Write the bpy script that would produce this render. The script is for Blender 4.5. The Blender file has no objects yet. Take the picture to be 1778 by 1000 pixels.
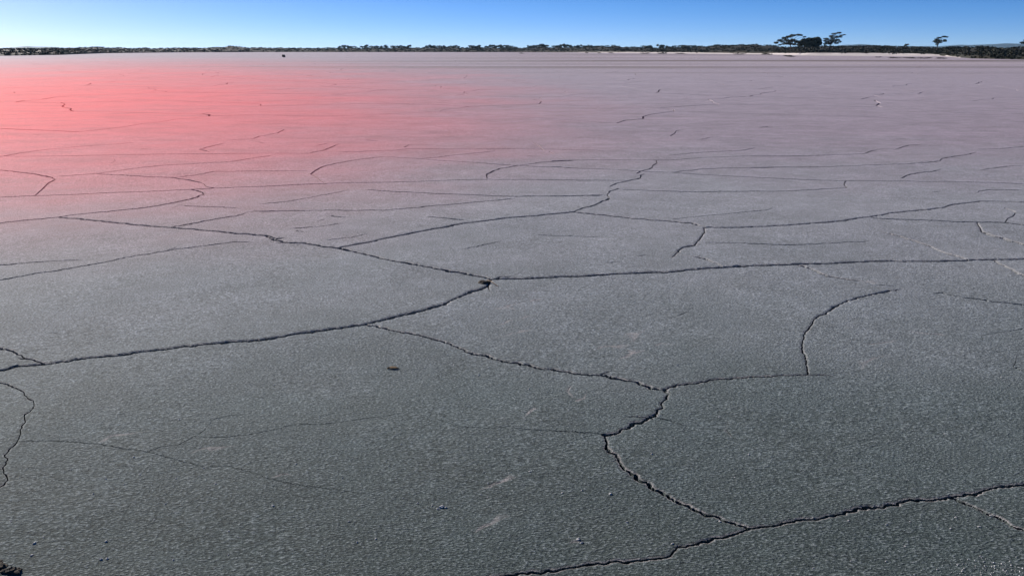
import bpy, math, random
import numpy as np
from mathutils import Vector, Matrix, noise, kdtree
from mathutils.geometry import delaunay_2d_cdt
R = math.radians
C = bpy.context.scene.collection
SC = bpy.context.scene
random.seed(7); rng = np.random.default_rng(7)

# ------------------------------------------------------------------ camera
CAM_H = 2.0
FPX = 889.0 / math.tan(R(30))            # focal length in pixels of the 1778 px wide photograph
HOR = 85.0                               # row of the horizon
PITCH = math.atan((500 - HOR) / FPX)
cd = bpy.data.cameras.new('camera'); cam = bpy.data.objects.new('camera', cd); C.objects.link(cam)
cd.sensor_width = 36; cd.lens = 18 / math.tan(R(30)); cd.clip_start = 0.1; cd.clip_end = 40000
cam.location = (0, 0, CAM_H); cam.rotation_euler = (math.pi / 2 - PITCH, 0, 0)
SC.camera = cam

# ------------------------------------------------------------------ light
SUN_AZ, SUN_EL = -44.0, 23.0             # degrees from the view direction (left negative), above the horizon
w = bpy.data.worlds.new('World'); SC.world = w; w.use_nodes = True
nt = w.node_tree; bg = nt.nodes['Background']; bg.inputs['Strength'].default_value = 0.069
sky = nt.nodes.new('ShaderNodeTexSky'); sky.sky_type = 'NISHITA'; sky.sun_disc = False
sky.sun_elevation = R(SUN_EL); sky.sun_rotation = R(SUN_AZ)
sky.altitude = 1500; sky.air_density = 1.0; sky.dust_density = 0.9; sky.ozone_density = 5.0
# the deep blue of the clear air starts lower than the default atmosphere gives it: look the sky up a little higher
tcw = nt.nodes.new('ShaderNodeTexCoord'); mpw = nt.nodes.new('ShaderNodeMapping'); mpw.vector_type = 'POINT'
mpw.inputs['Location'].default_value = (0, 0, 0.055); mpw.inputs['Scale'].default_value = (1, 1, 2.6)
nt.links.new(tcw.outputs['Generated'], mpw.inputs['Vector']); nt.links.new(mpw.outputs['Vector'], sky.inputs['Vector'])
hsv = nt.nodes.new('ShaderNodeHueSaturation'); hsv.inputs['Saturation'].default_value = 1.24
nt.links.new(sky.outputs['Color'], hsv.inputs['Color']); 
tnt = nt.nodes.new('ShaderNodeMix'); tnt.data_type = 'RGBA'; tnt.blend_type = 'MULTIPLY'; tnt.inputs[0].default_value = 1.0; tnt.inputs[7].default_value = (1.12, 0.92, 1.0, 1)
nt.links.new(hsv.outputs['Color'], tnt.inputs[6]); nt.links.new(tnt.outputs[2], bg.inputs['Color'])
sd = bpy.data.lights.new('sun', 'SUN'); sun = bpy.data.objects.new('sun', sd); C.objects.link(sun)
sd.energy = 4.5; sd.angle = R(0.5); sd.color = (1.0, 0.91, 0.84)
sdir = Vector((math.sin(R(SUN_AZ)) * math.cos(R(SUN_EL)), math.cos(R(SUN_AZ)) * math.cos(R(SUN_EL)), math.sin(R(SUN_EL))))
sun.rotation_euler = sdir.to_track_quat('Z', 'Y').to_euler()
SC.view_settings.view_transform = 'Standard'; SC.view_settings.look = 'None'
SC.view_settings.exposure = 0.95; SC.view_settings.gamma = 1.0; SC.view_settings.use_curve_mapping = False

# ------------------------------------------------------------------ helpers
cp, sp = math.cos(PITCH), math.sin(PITCH)
def ray(x, y):
    u, v = (x - 889) / FPX, (500 - y) / FPX
    return np.array([u, cp + v * sp, -sp + v * cp])
def ground(x, y):                        # photo pixel -> point on the flat
    d = ray(x, y); t = CAM_H / max(-d[2], 1e-4)
    return np.array([d[0] * t, d[1] * t])
def at(x, dist):                         # column of the photo at a distance along the view
    return (x - 889) / FPX * dist * 1.0 / cp * 1.0, dist
def col(x, dist):                        # x position at depth Y for an image column near the horizon row
    d = ray(x, HOR); return d[0] / d[1] * dist
def hgt(y, dist):                        # world height seen on row y at depth Y
    d = ray(889, y); return CAM_H + d[2] / d[1] * dist

def tag(o, label=None, cat=None, group=None, kind=None):
    if label: o['label'] = label
    if cat: o['category'] = cat
    if group: o['group'] = group
    if kind: o['kind'] = kind
    return o
def empty(name, loc, rz=0.0):
    o = bpy.data.objects.new(name, None); C.objects.link(o); o.location = loc; o.rotation_euler = (0, 0, rz)
    o.empty_display_size = 0.3
    return o
def mesh_np(name, verts, tris, mat, parent=None, smooth=False, quads=None, mats=None, midx=None):
    me = bpy.data.meshes.new(name)
    verts = np.asarray(verts, np.float32); faces = []
    if tris is not None and len(tris): faces.append(np.asarray(tris, np.int32))
    if quads is not None and len(quads): faces.append(np.asarray(quads, np.int32))
    loops = np.concatenate([f.ravel() for f in faces])
    sizes = np.concatenate([np.full(len(f), f.shape[1], np.int32) for f in faces])
    starts = np.concatenate([[0], np.cumsum(sizes)[:-1]]).astype(np.int32)
    me.vertices.add(len(verts)); me.vertices.foreach_set('co', verts.ravel())
    me.loops.add(len(loops)); me.loops.foreach_set('vertex_index', loops)
    me.polygons.add(len(sizes)); me.polygons.foreach_set('loop_start', starts)
    me.update(calc_edges=True)
    me.polygons.foreach_set('use_smooth', np.full(len(sizes), bool(smooth)))
    if mats:
        for m in mats: me.materials.append(m)
        me.polygons.foreach_set('material_index', np.asarray(midx, np.int32))
    else: me.materials.append(mat)
    me.validate()
    o = bpy.data.objects.new(name, me); C.objects.link(o)
    if parent: o.parent = parent
    return o
def copy_tree(o):
    c = o.copy(); C.objects.link(c)
    for ch in list(o.children):
        k = ch.copy(); C.objects.link(k); k.parent = c
    return c

# ------------------------------------------------------------------ materials
class N:
    def __init__(s, name):
        s.m = bpy.data.materials.new(name); s.m.use_nodes = True; s.t = s.m.node_tree
        s.b = s.t.nodes['Principled BSDF']
    def new(s, t, **k):
        n = s.t.nodes.new(t)
        for a, v in k.items(): setattr(n, a, v)
        return n
    def link(s, a, b): s.t.links.new(a, b)
    def noise(s, scale, detail=4, rough=0.55, vec=None, lac=2.0):
        n = s.new('ShaderNodeTexNoise'); n.inputs['Scale'].default_value = scale
        n.inputs['Detail'].default_value = detail; n.inputs['Roughness'].default_value = rough
        if vec is not None: s.link(vec, n.inputs['Vector'])
        return n.outputs['Fac']
    def ramp(s, fac, stops):
        n = s.new('ShaderNodeValToRGB'); e = n.color_ramp.elements
        while len(e) < len(stops): e.new(0.5)
        for i, (p, c) in enumerate(stops):
            e[i].position = p; e[i].color = (c, c, c, 1) if isinstance(c, (int, float)) else (*c, 1)
        s.link(fac, n.inputs['Fac']); return n.outputs['Color']
    def math(s, op, a, b=None, clamp=False):
        n = s.new('ShaderNodeMath', operation=op); n.use_clamp = clamp
        for i, v in enumerate((a, b)):
            if v is None: continue
            if isinstance(v, (int, float)): n.inputs[i].default_value = v
            else: s.link(v, n.inputs[i])
        return n.outputs[0]
    def maprange(s, v, a, b, c=0.0, d=1.0, smooth=True):
        n = s.new('ShaderNodeMapRange'); n.interpolation_type = 'SMOOTHSTEP' if smooth else 'LINEAR'
        s.link(v, n.inputs['Value'])
        for k, x in zip(('From Min', 'From Max', 'To Min', 'To Max'), (a, b, c, d)): n.inputs[k].default_value = x
        return n.outputs['Result']
    def mix(s, fac, a, b, mode='MIX'):
        n = s.new('ShaderNodeMix', data_type='RGBA', blend_type=mode)
        for k, v in ((0, fac), (6, a), (7, b)):
            if isinstance(v, (int, float)): n.inputs[k].default_value = v
            elif isinstance(v, tuple): n.inputs[k].default_value = (*v, 1)
            else: s.link(v, n.inputs[k])
        return n.outputs[2]
    def bump(s, h, strength, dist, prev=None):
        n = s.new('ShaderNodeBump'); n.inputs['Strength'].default_value = strength; n.inputs['Distance'].default_value = dist
        s.link(h, n.inputs['Height'])
        if prev is not None: s.link(prev, n.inputs['Normal'])
        return n.outputs['Normal']

def mud_material():
    s = N('dried_lake_mud')
    geo = s.new('ShaderNodeNewGeometry'); P = geo.outputs['Position']
    sep = s.new('ShaderNodeSeparateXYZ'); s.link(P, sep.inputs[0])
    X, Y = sep.outputs['X'], sep.outputs['Y']
    mg = s.new('ShaderNodeMapping'); s.link(P, mg.inputs['Vector']); mg.inputs['Scale'].default_value = (0.62, 1.0, 1.0); mg.inputs['Rotation'].default_value = (0, 0, -0.12); PG = mg.outputs['Vector']
    fine = s.noise(100, 3, 0.65, PG); mid = s.noise(24, 5, 0.65, PG); big = s.noise(0.55, 5, 0.55, P); huge = s.noise(0.05, 4, 0.55, P)
    # grey mud to mauve crust; the sky's grazing sheen painted in as paler distance
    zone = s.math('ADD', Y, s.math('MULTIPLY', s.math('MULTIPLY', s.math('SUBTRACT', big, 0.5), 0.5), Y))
    zone = s.math('DIVIDE', s.math('LOGARITHM', zone, 2.0), 6.0)          # 1 at 64 m from the camera
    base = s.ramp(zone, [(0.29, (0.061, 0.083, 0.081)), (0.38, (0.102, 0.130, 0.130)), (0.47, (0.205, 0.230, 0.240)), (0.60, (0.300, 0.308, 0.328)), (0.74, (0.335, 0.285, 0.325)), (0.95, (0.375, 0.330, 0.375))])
    blot = s.noise(1.7, 6, 0.62, P); bloom = s.noise(4.5, 5, 0.7, P)
    base = s.mix(s.ramp(blot, [(0.35, 0.0), (0.65, 0.5)]), base, s.mix(0.45, base, (0.060, 0.066, 0.056)))
    base = s.mix(s.ramp(bloom, [(0.50, 0.0), (0.68, 0.45)]), base, s.mix(1.0, base, (1.45, 1.42, 1.45), 'MULTIPLY'))      # thin salt bloom
    mt_ = s.new('ShaderNodeMapping'); s.link(P, mt_.inputs['Vector']); mt_.inputs['Scale'].default_value = (0.45, 1.0, 1.0); mt_.inputs['Rotation'].default_value = (0, 0, 0.15)
    rough_ = s.noise(1.1, 7, 0.72, mt_.outputs['Vector']); tracks = s.noise(0.35, 6, 0.7, mt_.outputs['Vector'])
    out_ = s.maprange(Y, 7.0, 24.0, 0, 1)
    base = s.mix(s.math('MULTIPLY', out_, s.ramp(rough_, [(0.50, 0.0), (0.62, 0.55)])), base, s.mix(0.4, base, (0.10, 0.085, 0.085)))
    base = s.mix(s.math('MULTIPLY', out_, s.ramp(tracks, [(0.52, 0.0), (0.64, 0.5)])), base, s.mix(1.0, base, (1.22, 1.2, 1.22), 'MULTIPLY'))
    # reddish light leak over the ground at left, painted into the base colour
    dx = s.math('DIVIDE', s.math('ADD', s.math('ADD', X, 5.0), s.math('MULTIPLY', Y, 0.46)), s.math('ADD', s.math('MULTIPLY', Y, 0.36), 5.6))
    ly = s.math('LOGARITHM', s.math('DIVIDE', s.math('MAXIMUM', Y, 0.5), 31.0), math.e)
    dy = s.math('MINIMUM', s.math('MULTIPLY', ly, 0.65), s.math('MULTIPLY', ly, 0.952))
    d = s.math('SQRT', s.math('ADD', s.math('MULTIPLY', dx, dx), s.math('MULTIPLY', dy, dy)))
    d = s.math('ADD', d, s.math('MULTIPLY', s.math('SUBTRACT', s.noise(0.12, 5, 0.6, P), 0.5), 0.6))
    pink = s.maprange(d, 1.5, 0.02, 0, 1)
    pink_glow = s.mix(s.math('MULTIPLY', s.ramp(rough_, [(0.48, 0.0), (0.60, 0.45)]), 1.0), (0.98, 0.135, 0.145), (0.66, 0.10, 0.11))
    base = s.mix(pink, base, pink_glow)
    # strand lines left by the shrinking water along the far margin
    mp = s.new('ShaderNodeMapping'); s.link(P, mp.inputs['Vector']); mp.inputs['Scale'].default_value = (0.004, 0.055, 1); mp.inputs['Rotation'].default_value = (0, 0, 0.055)
    band = s.noise(1.0, 3, 0.6, mp.outputs['Vector'])
    fz = s.math('MULTIPLY', s.maprange(Y, 55.0, 120.0, 0, 1), s.maprange(X, -45.0, 25.0, 0.12, 1))
    base = s.mix(s.math('MULTIPLY', fz, s.ramp(band, [(0.35, 1.0), (0.47, 0.0), (0.56, 0.0), (0.64, 0.5)])), base, (0.15, 0.12, 0.11))
    base = s.mix(s.math('MULTIPLY', fz, s.ramp(band, [(0.47, 0.0), (0.52, 0.8), (0.57, 0.0)])), base, (0.40, 0.34, 0.35))
    base = s.mix(s.ramp(mid, [(0.35, 0.0), (0.65, 0.5)]), base, s.mix(0.5, base, (0.0, 0.0, 0.0)))
    base = s.mix(s.ramp(fine, [(0.53, 0.0), (0.63, 0.9)]), base, s.mix(0.22, s.mix(1.0, base, (2.0, 2.0, 2.1), 'MULTIPLY'), (0.45, 0.46, 0.47)))      # paler grains
    base = s.mix(s.ramp(fine, [(0.34, 0.9), (0.47, 0.0)]), base, s.mix(0.62, base, (0.0, 0.0, 0.0)))
    at = s.new('ShaderNodeAttribute', attribute_name='rim')              # paler tone along the lips of the bevelled cracks
    base = s.mix(s.math('MULTIPLY', at.outputs['Fac'], s.ramp(s.noise(14, 4, 0.6, P), [(0.35, 0.15), (0.6, 0.9)])), base, (0.33, 0.31, 0.305))
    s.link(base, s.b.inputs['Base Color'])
    s.b.inputs['Roughness'].default_value = 0.88
    s.b.inputs['Specular IOR Level'].default_value = 0.12
    n1 = s.bump(s.noise(2.2, 4, 0.5, P), 0.5, 0.010)
    n2 = s.bump(mid, 0.8, 0.014, n1)
    n3 = s.bump(fine, 1.0, 0.012, n2)
    s.link(n3, s.b.inputs['Normal'])
    return s.m
def simple(name, c1, c2, scale, rough=0.8, bscale=None, bd=0.02):
    s = N(name); tc = s.new('ShaderNodeTexCoord'); P = tc.outputs['Object']
    s.link(s.mix(s.ramp(s.noise(scale, 5, 0.6, P), [(0.35, 0.0), (0.65, 1.0)]), c1, c2), s.b.inputs['Base Color'])
    s.b.inputs['Roughness'].default_value = rough; s.b.inputs['Specular IOR Level'].default_value = 0.12
    if bscale: s.link(s.bump(s.noise(bscale, 5, 0.6, P), 0.8, bd), s.b.inputs['Normal'])
    return s.m
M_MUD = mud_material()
M_SAND = simple('pale_beach_sand', (0.58, 0.53, 0.50), (0.44, 0.40, 0.38), 0.3)
M_DUNE = simple('scrub_soil', (0.014, 0.016, 0.010), (0.026, 0.022, 0.013), 0.15)
M_SCRUB = simple('scrub_leaves', (0.013, 0.018, 0.011), (0.022, 0.022, 0.012), 0.12, 0.7)
M_LEAF = simple('dark_tree_leaves', (0.045, 0.058, 0.036), (0.085, 0.085, 0.050), 0.8, 0.7)
M_BARK = simple('grey_bark', (0.09, 0.075, 0.06), (0.05, 0.042, 0.035), 3.0)
M_HILL = simple('wooded_hill', (0.020, 0.028, 0.026), (0.030, 0.036, 0.030), 0.004)
M_CLOD = simple('pale_mud_clod', (0.55, 0.55, 0.54), (0.36, 0.36, 0.35), 30, 0.9, 80, 0.004)
M_DARK = simple('dark_wet_clod', (0.035, 0.030, 0.025), (0.07, 0.06, 0.045), 25, 0.9, 60, 0.006)
M_DRY = simple('dry_leaf', (0.20, 0.13, 0.06), (0.11, 0.08, 0.05), 40, 0.7)
M_ROCK = simple('brown_rock', (0.10, 0.075, 0.055), (0.16, 0.12, 0.09), 2.0, 0.9, 6, 0.05)

# ------------------------------------------------------------------ cracks, traced on the photograph and laid on the flat
ZO = {1: (0, 200, 2.942), 2: (450, 200, 2.942), 3: (900, 200, 3.448), 4: (1300, 200, 3.571), 5: (1000, 440, 2.272),
      6: (0, 540, 2.540), 7: (600, 440, 2.778), 8: (800, 700, 1.818), 0: (0, 0, 1.0)}
def zp(z, pts):
    ox, oy, k = ZO[z]; return [(ox + x / k, oy + y / k) for x, y in pts]
TR = []       # (width in photo px at start, at end, points)
def cr(w0, w1, *segs, pale=False):
    p = []
    for z, pts in segs: p += zp(z, pts)
    TR.append((w0, w1, p, pale))
cr(3.4, 3.8, (6, [(-260,300),(-100,276),(0,258),(80,240),(190,230),(250,225),(340,212),(400,203),(520,196),(600,182),(680,172),(830,157),(920,146),(1060,134),(1200,123),(1300,102),(1420,85),(1540,68),(1600,60)]))
cr(4.2, 5.5, (7, [(90,342),(180,322),(270,300),(340,283),(400,265),(440,258),(490,240),(540,212),(600,185),(650,172),(690,155),(700,128)]))
cr(3.0, 3.6, (7, [(90,342),(200,365),(270,385),(350,393),(420,412),(500,430),(560,455),(600,475),(680,492),(740,512),(840,528),(950,552),(1080,568),(1160,580),(1230,582),(1300,600),(1380,612),(1450,638),(1520,655),(1545,658)]))
cr(3.2, 0.8, (7, [(1230,582),(1260,570),(1290,564)]))
cr(4.0, 0.9, (5, [(345,535),(420,515),(520,500),(640,491),(760,485),(880,480),(960,478),(1030,480)]))
cr(7.0, 7.0, (5, [(345,535),(362,552),(345,575),(340,605),(310,632),(322,642),(300,645),(240,670),(190,690),(165,710),(110,715)]))
cr(9.0, 7.5, (8, [(455,100),(460,140),(490,165),(505,195),(545,225),(600,258),(640,285),(690,312),(740,335),(800,352),(850,372),(905,393)]))
cr(7.0, 7.0, (8, [(-220,600),(0,566),(115,545),(200,535),(320,522),(390,505),(450,500),(540,495),(600,490),(660,482),(690,455),(740,440),(820,425),(900,398),(960,390),(1040,375),(1120,365),(1190,350),(1240,335),(1330,325),(1390,310),(1480,298),(1560,290),(1640,275),(1700,258),(1778,250),(1900,236),(2050,220)]))
cr(5.0, 6.5, (8, [(1540,293),(1590,310),(1640,335),(1690,360),(1740,385),(1778,400),(1850,430),(1960,480)]))
cr(1.6, 5.0, (5, [(1290,140),(1200,155),(1120,175),(1060,195),(1015,215),(985,240),(940,260),(925,290),(905,315),(893,345),(892,380),(905,410),(912,455),(915,478)]))
cr(0.6, 0.9, (7, [(440,800),(500,825),(560,840),(700,850),(800,835)]))
cr(1.0, 1.6, (7, [(800,838),(820,848),(940,855),(1080,860),(1200,865),(1245,870)]))
cr(1.2, 0.6, (7, [(1245,868),(1170,878),(1120,900),(1070,920)]))
cr(1.8, 0.6, (7, [(1490,790),(1560,805),(1640,830),(1667,842)]))
cr(2.4, 0.6, (8, [(500,182),(475,186),(455,190)]))
cr(2.4, 0.6, (8, [(605,48),(560,42),(505,45)]))
cr(2.6, 3.4, (6, [(-180,290),(-70,300),(0,315),(35,325),(75,345),(105,360),(120,392),(148,400),(150,425),(135,452),(110,465),(112,500),(90,530),(85,580),(65,600),(40,625),(20,645),(40,660),(15,700),(10,722),(38,740),(15,770),(-30,790),(-120,850)]))
cr(3.6, 4.0, (6, [(-150,120),(0,160),(55,172),(90,190),(110,205),(150,215),(195,228)]))
cr(3.0, 1.0, (6, [(110,205),(90,206),(70,200)]))
cr(1.3, 0.6, (6, [(85,582),(200,580),(330,582),(440,592),(540,610),(650,622),(700,638),(780,655),(850,672),(900,684),(1010,682),(1070,700),(1130,715),(1170,735),(1240,752),(1350,768),(1480,785),(1560,798),(1680,812)]))
cr(1.1, 0.5, (6, [(650,622),(710,600),(790,588),(860,550),(900,525),(945,475),(1000,462),(1080,455)]))
cr(0.8, 0.7, (6, [(880,555),(980,555),(1100,545),(1210,522),(1280,503),(1360,498),(1440,498),(1560,480),(1700,462),(1778,450)]), (7, [(310,755)]))
cr(3.4, 2.6, (7, [(700,125),(750,118),(800,120),(900,117),(1040,108),(1150,104),(1350,95),(1450,88),(1550,88)]), (5, [(500,60),(570,55),(720,48),(880,45),(1000,42),(1150,30),(1350,28),(1500,25),(1768,20),(1950,17),(2200,10)]))
cr(2.2, 0.7, (7, [(700,125),(740,112),(810,107)]))
cr(2.4, 0.8, (7, [(688,160),(695,180),(708,192)]))
cr(2.0, 2.0, (1, [(-200,572),(0,552),(130,537),(300,522)]))
cr(2.0, 2.2, (1, [(300,522),(420,505),(560,492),(700,478),(820,460),(940,438),(1010,422),(1042,405),(1030,393),(975,382)]))
cr(2.6, 3.0, (1, [(300,522),(400,530),(520,542),(700,558),(870,572),(1000,582),(1180,600),(1350,612),(1400,632),(1470,648),(1560,652),(1660,668)]), (2, [(400,675)]))
cr(3.0, 3.0, (2, [(400,675),(470,690),(560,715),(650,737),(740,755),(830,770),(910,785),(990,800),(1060,808),(1130,820),(1185,835)]))
cr(2.4, 2.6, (2, [(400,675),(480,660),(560,648),(640,628),(720,613),(800,598),(900,580),(1000,562),(1120,545),(1250,530),(1400,518),(1500,507),(1610,495)]))
cr(2.8, 3.6, (3, [(330,582),(390,560),(450,545),(520,512),(550,500),(535,485),(545,462),(598,440)]))
cr(2.2, 3.2, (3, [(545,430),(580,410),(650,395),(735,375),(730,360),(750,355)]))
cr(3.0, 2.6, (3, [(710,350),(735,338),(800,318),(800,302),(830,288),(825,272)]))
cr(3.6, 1.0, (1, [(1360,610),(1420,628),(1460,624)]))
cr(1.2, 1.6, (1, [(870,572),(1000,550),(1110,528),(1200,515),(1240,505),(1270,490)]))
cr(0.9, 1.1, (1, [(1270,490),(1400,488)]), (2, [(0,490),(200,485),(400,484),(640,488),(800,473),(900,463),(1050,450),(1200,435),(1300,425),(1310,415)]))
cr(0.8, 0.8, (1, [(910,460),(1000,468),(1190,472),(1225,480)]))
cr(1.8, 0.7, (1, [(-200,785),(0,765),(140,752),(300,742),(420,738)]))
cr(1.7, 0.9, (1, [(-200,885),(0,842),(100,825),(220,803),(320,790),(430,770),(520,755),(600,738),(700,715),(800,698),(900,685),(1000,672),(1100,658),(1200,648),(1290,647)]))
cr(1.4, 1.3, (1, [(-300,432),(0,422),(180,412),(400,403),(560,397),(800,390),(980,382),(1200,370),(1400,362)]), (2, [(150,358),(300,353),(450,347),(700,340),(860,336),(1000,332),(1170,330),(1400,330),(1764,332),(1900,334)]))
cr(2.6, 1.6, (1, [(180,410),(220,375),(245,352),(282,330),(260,318),(180,300),(80,290),(0,282),(-200,270)]))
cr(1.2, 1.2, (1, [(282,315),(400,308),(490,300),(580,288),(700,270),(800,260),(1000,247),(1180,237),(1280,222),(1400,205)]))
cr(1.2, 2.2, (1, [(490,300),(600,308),(760,317),(880,320),(960,330),(1030,345),(1060,370),(1090,374)]))
cr(0.9, 1.1, (1, [(900,318),(1000,308),(1090,288),(1300,285),(1590,283)]))
cr(3.6, 1.2, (2, [(265,302),(285,285),(320,262),(400,245),(480,232),(560,222),(650,213)]))
cr(1.0, 1.3, (2, [(820,222),(900,215),(1050,200),(1200,185),(1208,178)]))
cr(3.0, 2.0, (2, [(265,302),(300,328),(330,348)]))
cr(1.0, 1.2, (2, [(650,213),(820,223),(1000,238),(1250,252),(1400,260),(1600,267)]), (3, [(200,305),(300,313),(500,322),(700,335),(760,340),(910,345)]))
cr(1.4, 0.9, (3, [(910,345),(1080,325),(1250,318),(1470,315),(1724,312)]))
cr(2.8, 1.4, (2, [(1165,325),(1160,305),(1200,285),(1240,270),(1330,255),(1440,240),(1600,232)]), (3, [(200,275),(300,270),(600,268),(900,270),(1100,255),(1300,248),(1500,246),(1724,243)]))
cr(1.2, 1.2, (3, [(910,345),(1100,355),(1300,368),(1500,375)]), (4, [(350,398),(600,405),(900,410),(1200,412),(1500,415),(1707,422),(2000,430)]))
cr(1.2, 2.0, (3, [(600,445),(850,455),(1100,458),(1400,455)]), (4, [(150,473),(300,468),(450,460),(605,452)]))
cr(3.4, 3.4, (4, [(608,452),(598,437),(590,425),(603,408)]))
cr(1.1, 1.3, (3, [(0,485),(300,485),(520,480)]))
cr(2.0, 1.8, (3, [(330,582),(480,598),(720,620),(900,635),(1050,652),(1120,672)]))
cr(2.2, 1.8, (3, [(1120,675),(1250,672),(1400,668),(1600,655)]), (4, [(240,680),(430,667),(560,655),(700,637),(830,620),(890,605),(1050,592),(1200,578),(1260,558),(1350,548),(1440,535),(1560,533),(1707,537),(2000,545)]))
cr(1.0, 1.6, (4, [(740,640),(900,648),(1100,655),(1300,663),(1500,665),(1590,667),(1707,680),(1900,690)]))
cr(2.0, 3.0, (4, [(1585,578),(1640,597),(1660,607),(1640,625),(1600,645),(1590,667)]))
cr(3.2, 1.8, (4, [(1415,665),(1430,685),(1445,720),(1480,735),(1560,755),(1640,777),(1707,795),(1900,870)]), pale=True)
cr(1.0, 2.4, (4, [(830,727),(920,748),(1040,778),(1130,810),(1220,848),(1310,875),(1380,897)]), pale=True)
cr(2.4, 1.0, (5, [(890,50),(940,68),(990,90),(1080,105),(1140,112)]), pale=True)
cr(1.6, 0.8, (5, [(1185,125),(1230,128),(1270,130)]))
cr(2.6, 2.8, (4, [(1525,900),(1600,940),(1650,970),(1680,985),(1800,1040)]), pale=True)
cr(1.2, 0.9, (4, [(0,800),(200,808),(300,806),(450,800),(600,788),(750,780)]))
cr(2.4, 1.2, (4, [(950,390),(985,372),(1040,360),(1150,348),(1195,335)]))
cr(1.2, 1.9, (4, [(0,325),(400,322),(600,318),(750,312),(950,308),(1100,297),(1180,288),(1200,270),(1260,258),(1340,248),(1415,230)]))
cr(1.0, 1.5, (4, [(0,257),(300,255),(500,245),(710,238),(760,222),(810,213)]))
cr(1.6, 1.0, (4, [(900,215),(950,200),(990,188),(1080,183)]))
cr(0.9, 1.0, (4, [(1415,212),(1550,210),(1700,200),(1900,190)]))
cr(1.0, 1.2, (4, [(1430,342),(1540,328),(1620,318),(1707,315)]))
cr(1.6, 1.0, (4, [(1405,485),(1430,470),(1500,458),(1600,460),(1707,463)]))
cr(4.0, 3.4, (3, [(1110,675),(1115,700),(1090,735),(1070,755),(1055,780),(1000,790),(960,810),(940,835),(920,850)]))
cr(1.2, 2.2, (3, [(1040,845),(1120,860),(1170,882),(1220,905)]), pale=True)
cr(1.8, 0.7, (3, [(770,835),(740,838),(700,842)])); cr(1.2, 0.7, (3, [(520,878),(570,878),(620,875)]))
cr(1.0, 2.0, (3, [(80,155),(130,190),(150,210)])); cr(2.2, 1.6, (3, [(185,217),(200,228),(222,240)])); cr(1.6, 1.8, (3, [(255,245),(280,262)]))
cr(2.4, 1.2, (3, [(910,125),(940,110),(940,95),(1000,85)]))
cr(0.8, 1.5, (3, [(900,240),(1050,225),(1330,215),(1430,193)]))
cr(0.8, 0.8, (3, [(900,630),(1100,605),(1300,585),(1500,565),(1530,545)]))
cr(0.7, 0.8, (3, [(100,715),(350,718),(500,725)])); cr(0.8, 0.6, (3, [(1110,762),(1300,770),(1500,778),(1724,778)]))
cr(1.8, 1.4, (5, [(1520,172),(1600,178),(1640,190),(1700,192),(1768,200),(1850,206)])); cr(0.8, 1.2, (5, [(1390,158),(1440,155),(1520,172)]))
cr(0.8, 1.2, (5, [(1600,325),(1680,310),(1760,295),(1850,280)])); cr(1.0, 0.5, (5, [(1600,325),(1605,350)]))
cr(1.6, 1.8, (5, [(1740,400),(1735,430),(1725,450),(1768,468),(1850,500)]))
cr(1.4, 1.2, (5, [(390,250),(440,228),(455,212)])); cr(2.4, 1.0, (5, [(595,690),(610,712),(625,725)]))
cr(1.4, 1.0, (1, [(-200,235),(0,212),(100,195),(200,180),(400,160),(600,148),(700,140)]))
cr(1.2, 1.6, (1, [(-200,212),(0,210),(400,208),(800,200),(1080,198),(1350,195),(1580,195),(1650,180),(1735,148)]))
cr(1.2, 1.8, (1, [(1080,197),(1060,185),(1020,175),(1080,158),(1155,140)])); cr(0.8, 2.2, (1, [(1155,130),(1295,122),(1330,108),(1420,92),(1450,75)]))
cr(1.4, 0.8, (1, [(570,245),(590,235),(575,212)]))
cr(0.8, 0.9, (2, [(400,190),(700,180),(760,172),(1100,175),(1400,170),(1764,182)])); cr(2.2, 1.2, (2, [(740,165),(770,152)]))
cr(0.8, 0.8, (2, [(0,455),(150,440),(300,412),(450,385)])); cr(0.9, 1.2, (2, [(540,382),(700,393),(900,402),(1100,407),(1300,414),(1764,412)]))
cr(1.6, 0.8, (2, [(1060,540),(960,530),(850,520)])); cr(1.2, 0.6, (2, [(1040,685),(1150,662),(1250,640)]))
cr(2.0, 0.8, (2, [(370,512),(420,518),(470,520)])); cr(1.6, 0.6, (2, [(290,542),(330,530),(345,532)])); cr(2.4, 0.8, (2, [(190,590),(250,597)])); cr(1.2, 0.6, (2, [(160,578),(280,572),(430,552)]))
cr(1.2, 0.6, (2, [(340,640),(470,622),(560,605)])); cr(1.4, 0.6, (2, [(75,652),(160,648)]))
for z, a, b in [(7,(780,250),(800,245)),(7,(865,183),(885,178)),(7,(900,222),(935,218)),(7,(755,340),(785,325)),(7,(860,310),(885,300)),(7,(805,385),(830,380)),(7,(1230,450),(1265,445)),(7,(1350,495),(1375,480)),(7,(1420,378),(1440,372)),(7,(1500,440),(1525,432)),(7,(1115,712),(1150,700)),(7,(1070,665),(1085,640)),(7,(890,765),(915,748)),
                (5,(205,405),(220,395)),(5,(1150,425),(1180,412)),(5,(1165,362),(1240,352)),(5,(1385,320),(1450,325)),(5,(250,310),(265,305)),(5,(320,357),(345,353)),(2,(1360,900),(1375,895)),(2,(1390,945),(1430,938)),(2,(1270,975),(1285,968)),(2,(480,540),(500,535)),(6,(890,605),(915,602)),(6,(1240,720),(1265,718)),(6,(480,560),(500,552)),(8,(90,265),(130,250)),(8,(350,435),(375,432)),(8,(60,395),(95,380)),(8,(835,85),(855,100))]:
    m = ((a[0] + b[0]) / 2, (a[1] + b[1]) / 2 - 1.5); cr(0.9, 0.6, (z, [a, m, b]), pale=True)      # pale scuffs in the crust
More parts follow.
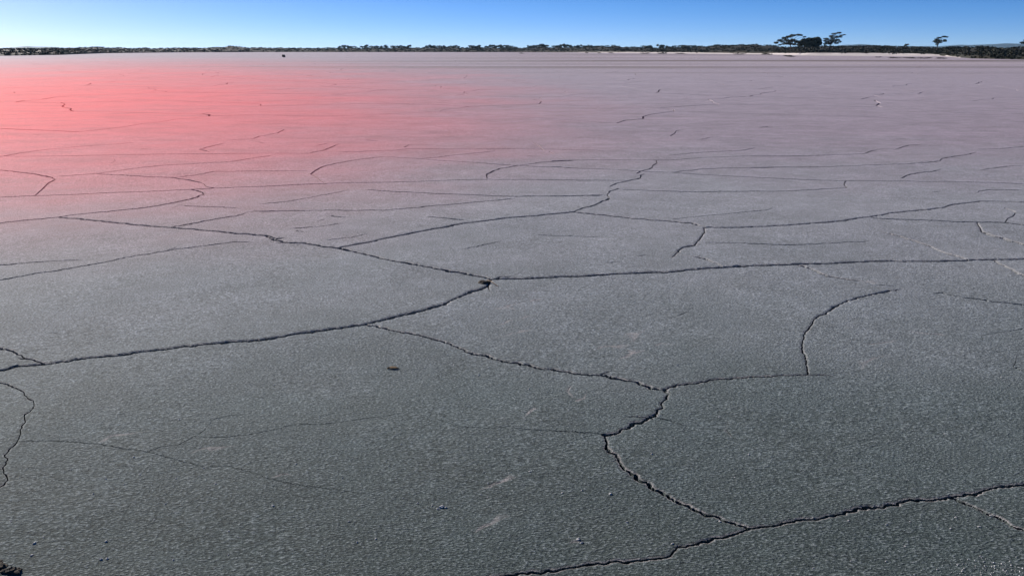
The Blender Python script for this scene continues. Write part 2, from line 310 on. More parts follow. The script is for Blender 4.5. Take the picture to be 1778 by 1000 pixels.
# short scrapes and hairlines scattered over the plates
for i in range(90):
    x, y = random.uniform(-80, 1860), 215 + 675 * random.random() ** 1.5
    L = random.uniform(6, 28) * (0.8 if y > 300 else 1.3); sl = random.uniform(-0.45, 0.08) * min(1, (y - 60) / 350)
    if random.random() < 0.2: sl = -sl
    pts = [(x + t * L, y + sl * t * L + random.uniform(-1, 1) * 0.03 * L) for t in (0, 0.3, 0.65, 1)]
    TR.append((random.uniform(0.7, 1.5), 0.5, pts, False))

def resample(p, step):
    p = np.array(p, float); d = np.r_[0, np.cumsum(np.hypot(*np.diff(p, axis=0).T))]
    n = max(2, int(d[-1] / step) + 1); t = np.linspace(0, d[-1], n)
    return np.c_[np.interp(t, d, p[:, 0]), np.interp(t, d, p[:, 1])]
CR = []       # (ground points, half widths, bevel)
def width_scale(wp): return wp * float(np.interp(wp, [0.6, 1.6, 2.4, 4.5, 6.0, 9.0], [1.0, 0.95, 0.85, 0.72, 0.62, 0.60]))
for ci, (w0, w1, p, pale) in enumerate(TR):
    q = resample(p, 2.6); n = len(q)
    tx = np.gradient(q, axis=0); tx /= np.maximum(np.hypot(*tx.T), 1e-6)[:, None]; nx = np.c_[-tx[:, 1], tx[:, 0]]
    s = np.linspace(0, 1, n); g = np.array([ground(*a) for a in q]); gw = np.zeros(n)
    for i in range(n):
        wp = w0 + (w1 - w0) * s[i]
        wp = width_scale(wp) * (0.85 + 0.75 * max(0, noise.noise(Vector((ci * 7.1, i * 0.11, 0.3)))) + 0.35 * noise.noise(Vector((ci * 3.3, i * 0.45, 5))))
        a, b = ground(*(q[i] + nx[i] * wp * .5)), ground(*(q[i] - nx[i] * wp * .5))
        j0, j1 = max(0, i - 1), min(n - 1, i + 1); tg = g[j1] - g[j0]; L = np.hypot(*tg) + 1e-9
        dv = a - b; gw[i] = abs(dv[0] * tg[1] - dv[1] * tg[0]) / L * 0.5
    r = np.hypot(*g.T); px = r / FPX                              # size of one photo pixel across the view
    tg = np.gradient(g, axis=0); tg /= np.maximum(np.hypot(*tg.T), 1e-9)[:, None]; ng = np.c_[-tg[:, 1], tg[:, 0]]
    arc = np.r_[0, np.cumsum(np.hypot(*np.diff(g, axis=0).T))]
    wob = np.array([0.018 * noise.noise(Vector((a * 8, ci * 5.7, 0))) + 0.020 * noise.noise(Vector((a * 24, ci * 2.9, 9))) + 0.013 * noise.noise(Vector((a * 60, ci * 1.9, 4))) for a in arc])
    fade = np.minimum(1, np.minimum(np.arange(n), np.arange(n)[::-1]) / 4.0)
    amp = np.clip(gw / 0.012, 0.35, 1.2) * (0.3 if pale and w0 < 1 else 1)
    g = g + ng * (wob * fade * amp)[:, None]
    ft = np.r_[np.full(n // 2, 0.85 if w0 >= 2.0 else 0.25), np.full(n - n // 2, 0.85 if w1 >= 2.0 else 0.25)]
    gw = np.minimum(gw, np.interp(r, [4, 7, 12, 20], [0.045, 0.034, 0.022, 0.020])) * np.maximum(ft, fade)
    CR.append((g, np.maximum(gw, 0.0012), 2 if pale else int(max(w0, w1) >= 1.9 and r.min() < 11)))

# polygons of the flat beyond and beside the traced ones: edges of a cell pattern
def cells(seed, count, sampler, size, keep, hw):
    rs = np.random.default_rng(seed); pts = np.array([sampler(rs) for _ in range(count)])
    # thin out points closer than size
    grid = {}; sel = []
    for p in pts:
        k = (int(p[0] // size), int(p[1] // size)); ok = True
        for a in (-1, 0, 1):
            for b in (-1, 0, 1):
                for q in grid.get((k[0] + a, k[1] + b), ()):
                    if (q[0] - p[0]) ** 2 + (q[1] - p[1]) ** 2 < size * size: ok = False
        if ok: grid.setdefault(k, []).append(p); sel.append(p)
    V, E, F, *_ = delaunay_2d_cdt([Vector(p) for p in sel], [], [], 0, 1e-5)
    cc = []; em = {}
    for fi, f in enumerate(F):
        a, b, c = (np.array(V[i][:]) for i in f)
        d = 2 * (a[0] * (b[1] - c[1]) + b[0] * (c[1] - a[1]) + c[0] * (a[1] - b[1]))
        if abs(d) < 1e-9: d = 1e-9
        ux = ((a @ a) * (b[1] - c[1]) + (b @ b) * (c[1] - a[1]) + (c @ c) * (a[1] - b[1])) / d
        uy = ((a @ a) * (c[0] - b[0]) + (b @ b) * (a[0] - c[0]) + (c @ c) * (b[0] - a[0])) / d
        cc.append((ux, uy))
        for i in range(3): em.setdefault(tuple(sorted((f[i], f[(i + 1) % 3]))), []).append(fi)
    for k, (e, fs) in enumerate(em.items()):
        if len(fs) != 2 or rs.random() > keep: continue
        a, b = np.array(cc[fs[0]]), np.array(cc[fs[1]]); L = np.hypot(*(b - a))
        if L > 4 * size or L < 0.15 * size: continue
        m = (a + b) / 2; rr = np.hypot(*m); az = math.degrees(math.atan2(m[0], m[1]))
        yield a, b, L, rr, az, rs
def far_sampler(rs):
    r = 24 + 130 * rs.random() ** 0.8; a = R(rs.uniform(-42, 42)); return (r * math.sin(a), r * math.cos(a))
for a, b, L, rr, az, rs in cells(3, 1500, far_sampler, 4.2, 0.9, 0.012):
    if rr < 26: continue
    n = max(3, int(L / 0.7)); t = np.linspace(0, 1, n)[:, None]; g = a + (b - a) * t
    nn = np.array([-(b - a)[1], (b - a)[0]]) / L
    wv = np.array([noise.noise(Vector((q[0] * 0.7, q[1] * 0.7, 3))) for q in g]) * 0.5 * np.sin(np.pi * t[:, 0])
    g = g + nn * wv[:, None]; CR.append((g, np.full(n, rs.uniform(0.012, 0.040)), False))
def side_sampler(rs):
    r = 2.5 + 23 * rs.random() ** 0.7; a = R(rs.uniform(-70, 70)); return (r * math.sin(a), r * math.cos(a))
for a, b, L, rr, az, rs in cells(5, 700, side_sampler, 2.6, 0.8, 0.012):
    if rr < 2.6 or min(abs(math.degrees(math.atan2(q[0], q[1]))) for q in (a, b)) < 32: continue
    n = max(3, int(L / 0.06)); t = np.linspace(0, 1, n)[:, None]; g = a + (b - a) * t
    nn = np.array([-(b - a)[1], (b - a)[0]]) / L
    wv = np.array([0.12 * noise.noise(Vector((q[0] * 2, q[1] * 2, 3))) + 0.02 * noise.noise(Vector((q[0] * 17, q[1] * 17, 3))) for q in g])
    g = g + nn * wv[:, None]; CR.append((g, np.full(n, rs.uniform(0.006, 0.018)), True))

def build_ground():
    V = []; E = []; seg = []                                       # seg: ax ay bx by wa wb bevel
    def chain(pts):
        i0 = len(V); V.extend(Vector((float(x), float(y))) for x, y in pts); E.extend((i0 + i, i0 + i + 1) for i in range(len(pts) - 1))
    for g, gw, bev in CR:
        n = len(g); tg = np.gradient(g, axis=0); tg /= np.maximum(np.hypot(*tg.T), 1e-9)[:, None]; ng = np.c_[-tg[:, 1], tg[:, 0]]
        chain(np.vstack([g[0] - tg[0] * gw[0], g + ng * gw[:, None], g[-1] + tg[-1] * gw[-1], (g - ng * gw[:, None])[::-1], g[0] - tg[0] * gw[0]]))
        if bev:
            bw = gw * 0.4 + (0.007 if bev == 1 else 0.012)
            for f in (1.0, 1.9): chain(g + ng * (gw + bw * f)[:, None]); chain(g - ng * (gw + bw * f)[:, None])
        for i in range(n - 1): seg.append((*g[i], *g[i + 1], gw[i], gw[i + 1], float(bev)))
    seg = np.array(seg)
    r = 2.2
    while r < 70:
        da = 0.030
        for a in np.arange(-1.25, 1.25, da):
            aa = a + random.uniform(-.4, .4) * da; q = r * (1 + random.uniform(-.012, .012)); V.append(Vector((q * math.sin(aa), q * math.cos(aa))))
        r *= 1.03
    for r in (1.2, 2.0, 70, 110, 170, 260, 420, 700, 1200, 2200, 4200, 8000):
        for k in range(40):
            a = k * math.tau / 40 + r; V.append(Vector((r * math.sin(a), r * math.cos(a))))
    print('cdt in', len(V), len(E))
    OV, OE, OF, *_ = delaunay_2d_cdt(V, E, [], 0, 1e-6)
    print('cdt out', len(OV), len(OF))
    P = np.array([(v.x, v.y) for v in OV]); F = np.array([f[:] for f in OF])
    kd = kdtree.KDTree(len(seg)); mid = (seg[:, :2] + seg[:, 2:4]) / 2
    for i, m in enumerate(mid): kd.insert((m[0], m[1], 0), i)
    kd.balance()
    def sdist(pts):
        s = np.full(len(pts), 9.0); wd = np.full(len(pts), 0.01); bv = np.zeros(len(pts))
        for i, p in enumerate(pts):
            best = 9.0
            for co, k, d in kd.find_n((p[0], p[1], 0), 7):
                ax, ay, bx, by, wa, wb, b = seg[k]
                vx, vy = bx - ax, by - ay; L2 = vx * vx + vy * vy + 1e-12
                t = min(1, max(0, ((p[0] - ax) * vx + (p[1] - ay) * vy) / L2)); ww = wa + (wb - wa) * t
                q = math.hypot(p[0] - ax - vx * t, p[1] - ay - vy * t) - ww
                if q < best: best = q; wd[i] = ww; bv[i] = b
            s[i] = best
        return s, wd, bv
    s, wd, bv = sdist(P); cen = P[F].mean(axis=1)
    sc, _, _ = sdist(cen)
    rr = np.hypot(*P.T); und = np.zeros(len(P))
    for i, p in enumerate(P):
        if rr[i] < 70:
            k = min(1, (70 - rr[i]) / 30)
            und[i] = k * (0.014 * noise.noise(Vector((p[0] * .6, p[1] * .6, 1))) + 0.006 * noise.noise(Vector((p[0] * 2.1, p[1] * 2.1, 4))))
    bw = wd * 0.4 + np.where(bv == 2, 0.012, 0.007)
    k = np.clip(s / bw, 0, 1); drop = np.where(bv > 0, (1 - k) ** 1.5 * np.minimum(0.006, wd * 0.3 + 0.001), 0)
    z = und - drop
    crack = sc < 0
    top = F[~crack]; verts = [np.c_[P, z]]; tris = [top]; nv = len(P)
    # floor and walls of every crack
    cf = F[crack]; used = np.unique(cf); mp = -np.ones(len(P), int); mp[used] = np.arange(len(used))
    zf = z[used] - np.clip(wd[used] * 6.0, 0.03, 0.15)
    verts.append(np.c_[P[used], zf]); tris.append(mp[cf] + nv); nf = len(used)
    ed = np.vstack([cf[:, [0, 1]], cf[:, [1, 2]], cf[:, [2, 0]]])
    have = set(map(tuple, ed)); bd = np.array([e for e in map(tuple, ed) if (e[1], e[0]) not in have])
    base = nv + nf; wv = np.empty((len(bd) * 4, 3))
    wv[0::4] = np.c_[P[bd[:, 0]], z[bd[:, 0]]]; wv[1::4] = np.c_[P[bd[:, 1]], z[bd[:, 1]]]
    wv[2::4] = np.c_[P[bd[:, 1]], zf[mp[bd[:, 1]]]]; wv[3::4] = np.c_[P[bd[:, 0]], zf[mp[bd[:, 0]]]]
    verts.append(wv); quads = base + np.arange(len(bd) * 4).reshape(-1, 4)
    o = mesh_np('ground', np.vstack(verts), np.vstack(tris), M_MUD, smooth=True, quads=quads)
    rim = np.zeros(sum(len(v) for v in verts), np.float32); rim[:len(P)] = np.where(bv > 0, np.clip(1 - s / bw, 0, 1) * np.where(bv == 2, 1, np.clip((wd - 0.002) / 0.006, 0, 1)), 0)
    a_ = o.data.attributes.new('rim', 'FLOAT', 'POINT'); a_.data.foreach_set('value', rim)
    tag(o, kind='structure')
    print('ground', len(o.data.vertices), 'crack faces', crack.sum())
build_ground()

# ------------------------------------------------------------------ far shore: dunes, beach, hills
SH = [(-900,99),(-300,98.5),(0,97.5),(100,96),(180,93),(300,91.6),(450,91),(900,91),(1000,91.6),(1100,92.6),(1200,93.6),(1330,95),(1400,96.6),(1480,97),(1560,97.4),(1640,98),(1690,102),(1778,104),(1950,107),(2300,112),(2700,118)]
SK = [(-900,83.5),(-300,84),(0,84.6),(60,84.2),(110,84),(160,82.4),(230,84),(370,83.2),(400,80),(432,83),(560,83.8),(700,83.6),(800,82.6),(890,83.4),(930,83),(1000,82.4),(1065,79.8),(1090,82.3),(1150,83.4),(1200,82.5),(1230,80),(1300,77.4),(1340,79.2),(1370,82),(1400,81),(1440,80),(1480,80.5),(1540,79.5),(1570,82),(1640,83),(1700,81),(1745,84),(1778,81.5),(1900,80),(2300,79),(2700,80)]
def ip(t, x): return float(np.interp(x, [a for a, _ in t], [b for _, b in t]))
def shore(x): return ground(x, ip(SH, x))[1]                 # depth of the shoreline in an image column
def bank_h(x):
    d = shore(x) + 55; return max(0.8, hgt(ip(SK, x), d) - 0.35)
def bank_z(x, t, top):                                      # t metres behind the shoreline
    k = np.interp(t, [0, 2, 12, 50, 75, 160], [-0.05, 0.25, 0.42, 1.0, 0.95, 0.55])
    return k * top if t > 0 else -0.05
xs = np.arange(-900, 2700, 12.0); ts = [0, 1.2, 3, 7, 14, 25, 38, 50, 62, 80, 110, 160, 260, 320]
V = []; Q = []
for i, x in enumerate(xs):
    d, top = shore(x), bank_h(x)
    for t in ts:
        z = bank_z(x, t, top) if t < 300 else -0.3
        if 1 < t < 200: z *= 1 + 0.25 * noise.noise(Vector((x * 0.05, t * 0.08, 2)))
        V.append((col(x, d + t), d + t + (1.2 * noise.noise(Vector((x * .05, 3, 1))) if t < 5 else 0), z))
n = len(ts)
for i in range(len(xs) - 1):
    for j in range(n - 1): Q.append((i * n + j, (i + 1) * n + j, (i + 1) * n + j + 1, i * n + j + 1))
tag(mesh_np('dunes', V, None, M_DUNE, smooth=True, quads=Q), kind='structure')
# pale beach under the dunes on the right
V = []; Q = []; bx = np.arange(940, 1680, 10.0)
for i, x in enumerate(bx):
    d = shore(x); e = max(0.02, min(1, (1690 - x) / 130, (x - 935) / 100)) * float(np.interp(x, [1000, 1340, 1420], [.45, .5, 1]))
    a = 3 + (9 + 12 * noise.noise(Vector((x * .02, 1, 1)))) * e
    for t, z in ((-max(2, a), 0.006), (-max(2, a) * .4, 0.05 + 0.06 * e), (0.3, (0.12 + 0.2 * e) * min(1, e * 2)), (1.0, (0.25 + 0.3 * e) * min(1, e * 2)), (2.2, (0.3 + 0.45 * e) * min(1, e * 2)), (4, -0.2)):
        V.append((col(x, d + t), d + t, z))
for i in range(len(bx) - 1):
    for j in range(5): Q.append((i * 6 + j, (i + 1) * 6 + j, (i + 1) * 6 + j + 1, i * 6 + j + 1))
tag(mesh_np('beach', V, None, M_SAND, smooth=True, quads=Q), kind='structure')
def hills(prof, dist, depth, seed):
    V = []; Q = []; x0, x1 = prof[0][0], prof[-1][0]; hx = np.linspace(x0, x1, 90); rows = 9
    for x in hx:
        top = max(0.5, hgt(ip(prof, x), dist))
        for j in range(rows):
            t = j / (rows - 1); k = math.sin(math.pi * t) ** 0.8
            Y = dist - depth * .5 + depth * t
            V.append((col(x, dist) * Y / dist, Y, -2 + (top + 2) * k * (1 + 0.10 * noise.noise(Vector((x * .06, t * 3, seed))))))
    for i in range(len(hx) - 1):
        for j in range(rows - 1): Q.append((i * rows + j, (i + 1) * rows + j, (i + 1) * rows + j + 1, i * rows + j + 1))
    tag(mesh_np('hills', V, None, M_HILL, smooth=True, quads=Q), kind='structure')
hills([(1400,85),(1440,81.5),(1470,78.5),(1500,77.2),(1530,79.5),(1570,80.5),(1630,81),(1660,78.5),(1690,79),(1720,77),(1745,75.8),(1778,76),(1860,77),(1950,79),(2050,84)], 6000, 1500, 1)
hills([(-60,84.5),(0,84),(28,82.2),(48,80.4),(66,81.6),(90,82),(110,83.3),(150,84.4)], 5200, 1200, 5)

# ------------------------------------------------------------------ foliage
def leaf_quads(cen, size, rs, flat=1.0):
    n = len(cen); a = rs.normal(size=(n, 3)); a[:, 2] *= flat; a /= np.linalg.norm(a, axis=1)[:, None]
    b = rs.normal(size=(n, 3)); b -= (b * a).sum(1)[:, None] * a; b /= np.linalg.norm(b, axis=1)[:, None]
    s = size * rs.uniform(0.6, 1.35, n)[:, None]; l = s * rs.uniform(0.5, 0.9, n)[:, None]
    V = np.empty((n * 4, 3)); V[0::4] = cen - a * s; V[1::4] = cen - b * l; V[2::4] = cen + a * s; V[3::4] = cen + b * l
    return V, np.arange(n * 4).reshape(-1, 4)
def clump_points(rs, c, r, n):
    d = rs.normal(size=(n, 3)); d /= np.linalg.norm(d, axis=1)[:, None]
    return np.array(c) + d * (rs.random(n) ** 0.45)[:, None] * np.array(r)
def tube(paths, sides=6):                                     # list of (points, r0, r1)
    V = []; Q = []
    for pts, r0, r1 in paths:
        pts = [Vector(p) for p in pts]; b = len(V); n = len(pts)
        for i, p in enumerate(pts):
            t = (pts[min(i + 1, n - 1)] - pts[max(i - 1, 0)]).normalized(); u = t.orthogonal().normalized(); v = t.cross(u)
            r = r0 + (r1 - r0) * i / (n - 1)
            for k in range(sides):
                a = math.tau * k / sides; V.append(p + u * math.cos(a) * r + v * math.sin(a) * r)
        for i in range(n - 1):
            for k in range(sides):
                k2 = (k + 1) % sides; Q.append((b + i * sides + k, b + i * sides + k2, b + (i + 1) * sides + k2, b + (i + 1) * sides + k))
    return V, Q
def bend(a, b, rs, n=6, sag=0.12):
    a, b = np.array(a, float), np.array(b, float); L = np.linalg.norm(b - a); o = rs.normal(size=3) * L * sag
    return [a + (b - a) * t + o * math.sin(math.pi * t) + np.array([0, 0, 0.10 * L * math.sin(math.pi * t)]) for t in np.linspace(0, 1, n)]
def tree(root, base, fork, clumps, leaf, per, seed, trunk_r, mat=None):
    rs = np.random.default_rng(seed); paths = [(bend(base, fork, rs, 6, 0.05), trunk_r, trunk_r * 0.65)]; cen = []
    for cx, cy, cz, rx, ry, rz, dn in clumps:
        paths.append((bend(fork, (cx, cy, cz), rs), trunk_r * 0.5, trunk_r * 0.08))
        for k in range(3):
            e = clump_points(rs, (cx, cy, cz), (rx, ry, rz), 1)[0]; paths.append((bend((cx, cy, cz), e, rs, 4), trunk_r * 0.12, trunk_r * 0.05))
        cen.append(clump_points(rs, (cx, cy, cz), (rx, ry, rz), int(per * dn)))
    V, Q = tube(paths); mesh_np('trunk', V, None, M_BARK, root, True, Q)
    V, Q = leaf_quads(np.vstack(cen), leaf, rs); mesh_np('crown', V, None, mat or M_LEAF, root, False, Q)
def traced_tree(name, label, cat, dist, z, base, fork, cl, leaf, per, seed, trunk_r, mat=None):
    ox, oy, k = {4: (1200, 40, 6.131), 5: (1480, 40, 5.966)}[z]; f = dist / FPX / cp * cp
    px = lambda p: (ox + p[0] / k, oy + p[1] / k)
    bx_, by_ = px(base); X0 = col(bx_, dist); root = empty(name, (X0, dist, 0)); tag(root, label, cat)
    rs = np.random.default_rng(seed + 50)
    def W(p): x, y = px(p); return (col(x, dist) - X0, hgt(y, dist))
    m = dist / (FPX * cp) / k
    L = []
    for c in cl:
        x, z_ = W(c); rx = c[2] * m * 1.25; rz = c[3] * m * 1.2; dn = c[4] if len(c) > 4 else 1
        L.append((x, rs.uniform(-1, 1) * 9 * m * 6.0 * 0.5, z_, rx, rx * 0.9, rz, dn))
    b = W(base); fk = W(fork)
    tree(root, (b[0], 0, max(0.6, b[1] - 0.8)), (fk[0], 0, fk[1]), L, leaf, per, seed, trunk_r, mat)
    return root
traced_tree('windswept_tree', 'windswept umbrella tree leaning over the dark dune, leftmost of the three big trees', 'tree', 296, 4, (1058,265), (1055,238),
  [(908,212,20,9),(938,188,26,10),(985,163,28,10),(1030,148,28,9),(1080,133,28,8),(1128,129,26,7),(1162,132,16,6),(1198,150,16,6,.25),(975,205,26,8,.6),(1000,185,20,8,.4),(1040,192,26,14),(1080,188,26,14),(1112,203,20,12),(1050,222,26,12),(1015,222,24,9),(990,228,22,6,.6),(1090,230,22,9,.7),(940,235,12,5,.4)], 0.13, 380, 1, 0.20)
traced_tree('broad_tree', 'low dense dome-shaped tree standing between the two open windswept trees', 'tree', 300, 4, (1265,262), (1265,232),
  [(1160,208,26,14),(1200,188,30,16),(1250,178,32,14),(1300,172,32,12),(1335,166,22,10),(1362,192,22,20),(1220,214,36,20),(1280,210,38,26),(1340,215,32,22),(1378,218,14,16,.6),(1165,236,26,12),(1240,240,36,14),(1310,242,36,14)], 0.20, 620, 2, 0.24)
traced_tree('windswept_tree', 'airy tree with wispy branches streaming right, rightmost of the dune trio', 'tree', 298, 4, (1468,258), (1472,228),
  [(1408,192,18,9,.6),(1440,172,20,10,.7),(1480,143,24,10),(1518,118,24,9),(1550,108,20,7),(1500,166,24,11),(1540,150,24,11),(1580,150,20,9,.7),(1598,135,18,6,.5),(1622,128,14,4,.3),(1470,190,24,12),(1512,194,26,12),(1552,184,22,10),(1580,202,16,9,.6),(1535,216,22,9),(1480,222,24,11),(1450,208,22,10),(1428,226,18,9,.7),(1400,170,12,5,.3)], 0.11, 290, 3, 0.19)
traced_tree('windswept_tree', 'solitary thin windswept tree with layered branches against the blue hills on the right', 'tree', 280, 5, (880,268), (878,215),
  [(836,192,20,7,.8),(868,178,20,7),(848,170,16,6,.6),(886,156,20,7),(922,144,20,6),(958,148,18,5,.7),(900,186,20,8),(936,190,18,7,.8),(955,178,16,5,.6),(912,202,18,8,.7),(860,205,16,6,.6),(878,225,14,10,.5)], 0.11, 230, 4, 0.15)
traced_tree('sapling', 'small spindly sapling poking above the scrub left of the solitary windswept tree', 'tree', 300, 5, (557,270), (557,245),
  [(555,236,14,8,.7),(575,226,16,5,.5),(545,226,8,5,.4),(562,252,14,9,.6)], 0.14, 120, 5, 0.10)
traced_tree('windswept_tree', 'leafy tree cut by the right edge of the picture above the scrub', 'tree', 240, 5, (1835,262), (1830,232),
  [(1762,206,22,8,.8),(1778,192,22,8),(1808,182,24,9),(1850,180,26,9),(1890,192,24,9),(1820,205,28,12),(1865,212,26,12),(1790,216,20,8,.7)], 0.15, 220, 6, 0.16)

# far row of little trees along the horizon: three kinds, copied
def far_proto(seed, h, wd, n):
    root = empty('distant_tree', (0, 0, 0)); rs = np.random.default_rng(seed); cl = []
    for i in range(n):
        a = rs.uniform(-1, 1); cl.append((a * wd * .5, rs.uniform(-.4, .4) * wd, h * (0.76 + 0.18 * (1 - a * a)) - rs.random() * h * .30, wd * .22, wd * .22, h * .13, 1))
    tree(root, (0, 0, 0), (0.1, 0, h * .55), cl, 0.30, 60, seed, 0.18); return root
protos = [far_proto(11, 4.3, 6.0, 8), far_proto(12, 4.4, 4.0, 6), far_proto(13, 3.8, 9.0, 10)]
FT = [(594,.8),(604,1),(615,.9),(633,1.1),(645,1),(667,.9),(690,1),(697,1.05),(708,1),(742,.9),(750,1),(763,1.1),(769,1),(782,.9),(792,1),(820,1),(830,1.05),(848,1.35),(860,1.1),(870,1.3),(883,1.1),(918,.9),(934,1.55),(945,1.5),(963,1.1),(970,1.15),(980,1.6),(994,1.2),(1006,1.15),(1016,1.1),(1026,1),(1044,1),(1067,1.0),(1118,1),(1126,1),(1146,1.2),(1153,1.1),(1168,1),(1181,1.1),(1189,1.15),(1199,1.05),(1209,1)]
used = set()
for i, (x, sc) in enumerate(FT):
    k = (i * 7 + i // 3) % 3; d = 640 + 60 * ((i * 37) % 5 - 2) * .5
    o = protos[k] if k not in used else copy_tree(protos[k]); used.add(k)
    o.location = (col(x, d), d, 0); o.scale = (sc, sc, 0.72 + 0.32 * sc); o.rotation_euler = (0, 0, i * 1.3)
    tag(o, 'little hazy tree standing in the far row of trees along the horizon', 'tree', 'far row of trees on the horizon')

# dark shrubs standing apart at the water margin
def bush_mesh(seed, n, leaf):
    rs = np.random.default_rng(seed); cen = []
    for k in range(9):
        a = rs.uniform(0, math.tau); q = rs.random() ** .5 * .34
        cen.append(clump_points(rs, (q * math.cos(a), q * math.sin(a), rs.uniform(.25, .62) - q * .4), (.22, .22, .24), n))
    c = np.vstack(cen); c[:, 2] = np.abs(c[:, 2]); return leaf_quads(c, leaf, rs)
BV = [bush_mesh(k, 45, 0.05) for k in (21, 22, 23)]
SB = [(905,93.6,9,2.0,'tiny dark shrub alone on the pale flat, leftmost of those on the shore'),
 (1019,92.9,6,2.4,None),(1040,93.2,9,2.0,None),(1061,93.2,11,2.2,None),
 (1121,93.8,17,2.6,None),(1148,94.0,20,2.4,None),(1181,94.2,20,2.2,None),
 (1285,95.2,22,2.6,None),(1330,95.6,24,3.2,None),
 (1370,99.4,19,4.2,'solitary low dark shrub on the pale flat below the three big trees'),
 (1527,100.2,12,1.8,None),(1552,101.6,26,2.6,None),(1580,102.0,28,3.0,None),(1608,102.2,26,2.8,None),(1634,102.4,24,2.6,None)]
for i, (x, y, wp, hp, lab) in enumerate(SB):
    d = ground(x, y)[1]; m = d / (FPX * cp); V, Q = BV[i % 3]
    o = mesh_np('shrub', V * np.array([wp * m, wp * m * .7, hp * m]) * 1.1, None, M_SCRUB, None, False, Q)
    o.location = (col(x, d), d, 0)
    if lab: tag(o, lab, 'shrub')
    elif x < 1400: tag(o, 'flat dark shrub at the edge of the pale beach below the dunes', 'shrub', 'shrubs along the beach')
    else: tag(o, 'low dark shrub in the row growing in front of the white beach on the right', 'shrub', 'shrub row in front of the white beach')
for x, y, wp, hp, lab in ((1649,84.5,12,5,'rounded bush just right of the solitary windswept tree'),(1661,85.5,10,4,'smaller bush between the two bushes right of the solitary tree'),(1674,85,12,5,'rightmost bush of the three beside the solitary tree')):
    d = 285; m = d / (FPX * cp); V, Q = BV[int(x) % 3]; zt = hgt(y - hp, d)
    o = mesh_np('bush', V * np.array([wp * m, wp * m * .8, 2.6]), None, M_SCRUB, None, False, Q); o.location = (col(x, d), d, zt - 2.0); tag(o, lab, 'bush')
# the scrub that mats the dunes
rs = np.random.default_rng(31); cs = []
for i in range(9000):
    x = rs.uniform(-880, 2680); t = 0.5 + 75 * rs.random() ** 1.5; d = shore(x); top = bank_h(x)
    if 1000 < x < 1660 and t < 1.6 - 3 * noise.noise(Vector((x * .03, 7, 7))): continue
    h = (0.30 + 0.40 * rs.random() ** 2) * min(1, 0.5 + t / 20); rr_ = h * rs.uniform(1.4, 2.6)
    z = bank_z(x, t, top) * (1 + 0.25 * noise.noise(Vector((x * 0.05, t * 0.08, 2))))
    c = clump_points(rs, (col(x, d + t), d + t, z + h * .35), (rr_, rr_, h * .6), 26); c[:, 2] = np.maximum(c[:, 2], z); cs.append(c)
V, Q = leaf_quads(np.vstack(cs), 0.20, rs)
tag(mesh_np('scrub', V, None, M_SCRUB, None, False, Q), 'dark mat of low scrub covering the dunes along the far shore', 'scrub', kind='stuff')

# ------------------------------------------------------------------ loose things on the flat
def lump(name, size, mat, seed, sub=3, rough=0.45, sq=0.6):
    import bmesh
    bm = bmesh.new(); bmesh.ops.create_icosphere(bm, subdivisions=sub, radius=1)
    for v in bm.verts:
        n_ = v.co.normalized(); k = 1 + rough * noise.noise(n_ * 1.4 + Vector((seed, 0, 0))) + rough * .5 * noise.noise(n_ * 4 + Vector((0, seed, 0)))
        v.co = Vector((n_.x * size[0] * k, n_.y * size[1] * k, n_.z * size[2] * k * (1 if n_.z > 0 else sq)))
    me = bpy.data.meshes.new(name); bm.to_mesh(me); bm.free(); me.materials.append(mat)
    o = bpy.data.objects.new(name, me); C.objects.link(o); return o
def gz(x, y):
    k = min(1, max(0, (70 - math.hypot(x, y)) / 30))
    return k * (0.014 * noise.noise(Vector((x * .6, y * .6, 1))) + 0.006 * noise.noise(Vector((x * 2.1, y * 2.1, 4))))
def put(o, x, y, dz=0.0, rz=0.0):
    g = ground(x, y); o.location = (g[0], g[1], dz + gz(g[0], g[1])); o.rotation_euler = (0, 0, rz); return o
o = lump('rock', (0.46, 0.34, 0.40), M_ROCK, 3); put(o, 492.5, 100, 0.22, 0.4); o.rotation_euler = (0, R(28), 0.3)
tag(o, 'lone tilted dark brown lump out on the pale flat below the far left shore', 'rock')
# curled dry leaf
V = []; Q = []
for i in range(15):
    t = i / 14; wd = 0.019 * math.sin(math.pi * min(1, .06 + t * .94)) ** .7 * .8; z = 0.001 + 0.003 * math.sin(math.pi * t)
    for j in range(5):
        u = j / 2 - 1; V.append(((t - .5) * 0.074, u * wd + .006 * math.sin(t * 4), z + 0.005 * u * u))
for i in range(14):
    for j in range(4): Q.append((i * 5 + j, (i + 1) * 5 + j, (i + 1) * 5 + j + 1, i * 5 + j + 1))
o = mesh_np('dry_leaf', V, None, M_DRY, None, True, Q); sm = o.modifiers.new('thickness', 'SOLIDIFY'); sm.thickness = 0.0015
put(o, 682, 640, 0.001, 0.15); tag(o, 'single curled brown dry leaf lying on the grey mud', 'leaf')
# twig and crumbled mud at the fork of the cracks
V, Q = tube([([(0, 0, .012), (.03, -.05, .02), (.06, -.12, .018), (.10, -.19, .008)], .005, .002)], 6)
o = mesh_np('twig', V, None, M_DRY, None, True, Q); put(o, 846, 489); tag(o, 'thin curved reddish twig lying at the fork of the cracks in the middle', 'twig')
o = lump('mud_clod', (0.055, 0.05, 0.022), M_DARK, 9); put(o, 840, 491, 0.0, .4); tag(o, 'dark broken clod wedged in the fork of the cracks in the middle', 'clod')
o = lump('mud_clod', (0.036, 0.028, 0.018), M_DARK, 14, 4, .7); put(o, 20, 994, -0.002, .2); tag(o, 'dark lumpy clod at the very bottom left corner', 'clod')
o = lump('mud_clod', (0.026, 0.030, 0.012), M_DARK, 17, 4, .7); put(o, -4, 984, 0.004, .9); tag(o, 'brownish clod cut by the left edge beside the dark corner clod', 'clod')
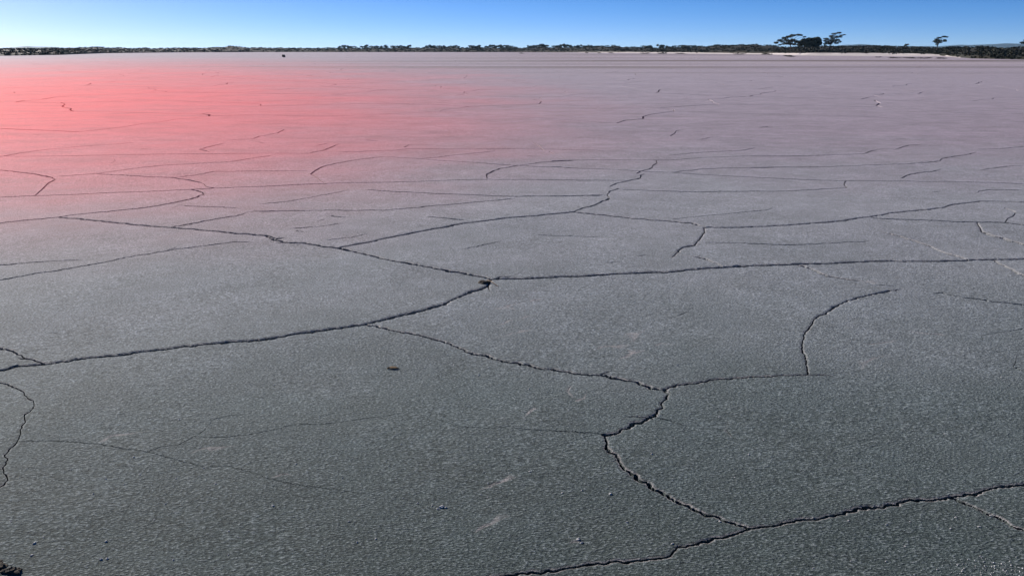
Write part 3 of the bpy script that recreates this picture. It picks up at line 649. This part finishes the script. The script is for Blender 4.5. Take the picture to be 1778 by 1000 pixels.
# pale crumbs
crumbs = [lump('mud_crumb', (1, .8, .6), M_CLOD, 40 + k, 2, .6, .8) for k in range(4)]
spots = [(767,880,.010),(774,881,.007),(760,883,.006),(175,971,.008),(186,970,.007),(1060,858,.008),(1132,790,.006),(60,944,.006),(184,940,.007),(55,965,.006),(1004,935,.008),(1010,941,.006),(232,795,.006),(1250,905,.006)]
for k in range(110): spots.append((random.uniform(0, 1778), 560 + 430 * random.random() ** .7, random.uniform(.0025, .0055)))
for i, (x, y, r_) in enumerate(spots):
    o = crumbs[i % 4] if i < 4 else crumbs[i % 4].copy()
    if i >= 4: C.objects.link(o)
    o.scale = (r_ * random.uniform(.8, 1.5), r_, r_); put(o, x, y, r_ * .2, random.uniform(0, 6)); 
    if i < 3: tag(o, 'pale crumb in the small white cluster on the lower middle of the mud', 'mud crumb', 'white crumb cluster')
    else: tag(o, 'small loose crumb of pale mud scattered on the grey cracked flat', 'mud crumb', 'loose mud crumbs on the near flat')
# rough patch of chips in the lower right corner
rs = np.random.default_rng(77); V = []; T = []
for k in range(260):
    x = 1745 + 60 * rs.normal(); y = 994 + 14 * rs.normal() + (1745 - x) * -0.06; 
    if y < 968: continue
    g = ground(x, y); q = 0.0014 + 0.0032 * rs.random() ** 2; b = len(V)
    P6 = np.array([(1,0,0),(-1,0,0),(0,1,0),(0,-1,0),(0,0,.7),(0,0,-.5)]) * q * rs.uniform(.6, 1.4, (6, 1)); a = rs.uniform(0, 6)
    for p in P6: V.append((g[0] + p[0] * math.cos(a) - p[1] * math.sin(a), g[1] + p[0] * math.sin(a) + p[1] * math.cos(a), p[2] + .002 + gz(*g)))
    for f in ((0,2,4),(2,1,4),(1,3,4),(3,0,4),(2,0,5),(1,2,5),(3,1,5),(0,3,5)): T.append([b + i for i in f])
tag(mesh_np('mud_chips', V, T, M_CLOD), 'rough patch of tiny pale mud chips in the lower right corner', 'mud chips', kind='stuff')

# ------------------------------------------------------------------ air
hm = bpy.data.materials.new('haze_air'); hm.use_nodes = True; ht = hm.node_tree; ht.nodes.clear()
ho = ht.nodes.new('ShaderNodeOutputMaterial'); hv = ht.nodes.new('ShaderNodeVolumePrincipled')
hv.inputs['Color'].default_value = (0.40, 0.70, 1.0, 1); hv.inputs['Density'].default_value = 0.00005; hv.inputs['Anisotropy'].default_value = 0.2
ht.links.new(hv.outputs['Volume'], ho.inputs['Volume'])
L = 9000; V = [(x, y, z) for z in (-4, 48) for x, y in ((-L, -L), (L, -L), (L, L), (-L, L))]
hz = mesh_np('haze', V, None, hm, quads=[(0,3,2,1),(4,5,6,7),(0,1,5,4),(1,2,6,5),(2,3,7,6),(3,0,4,7)]); tag(hz, kind='stuff')
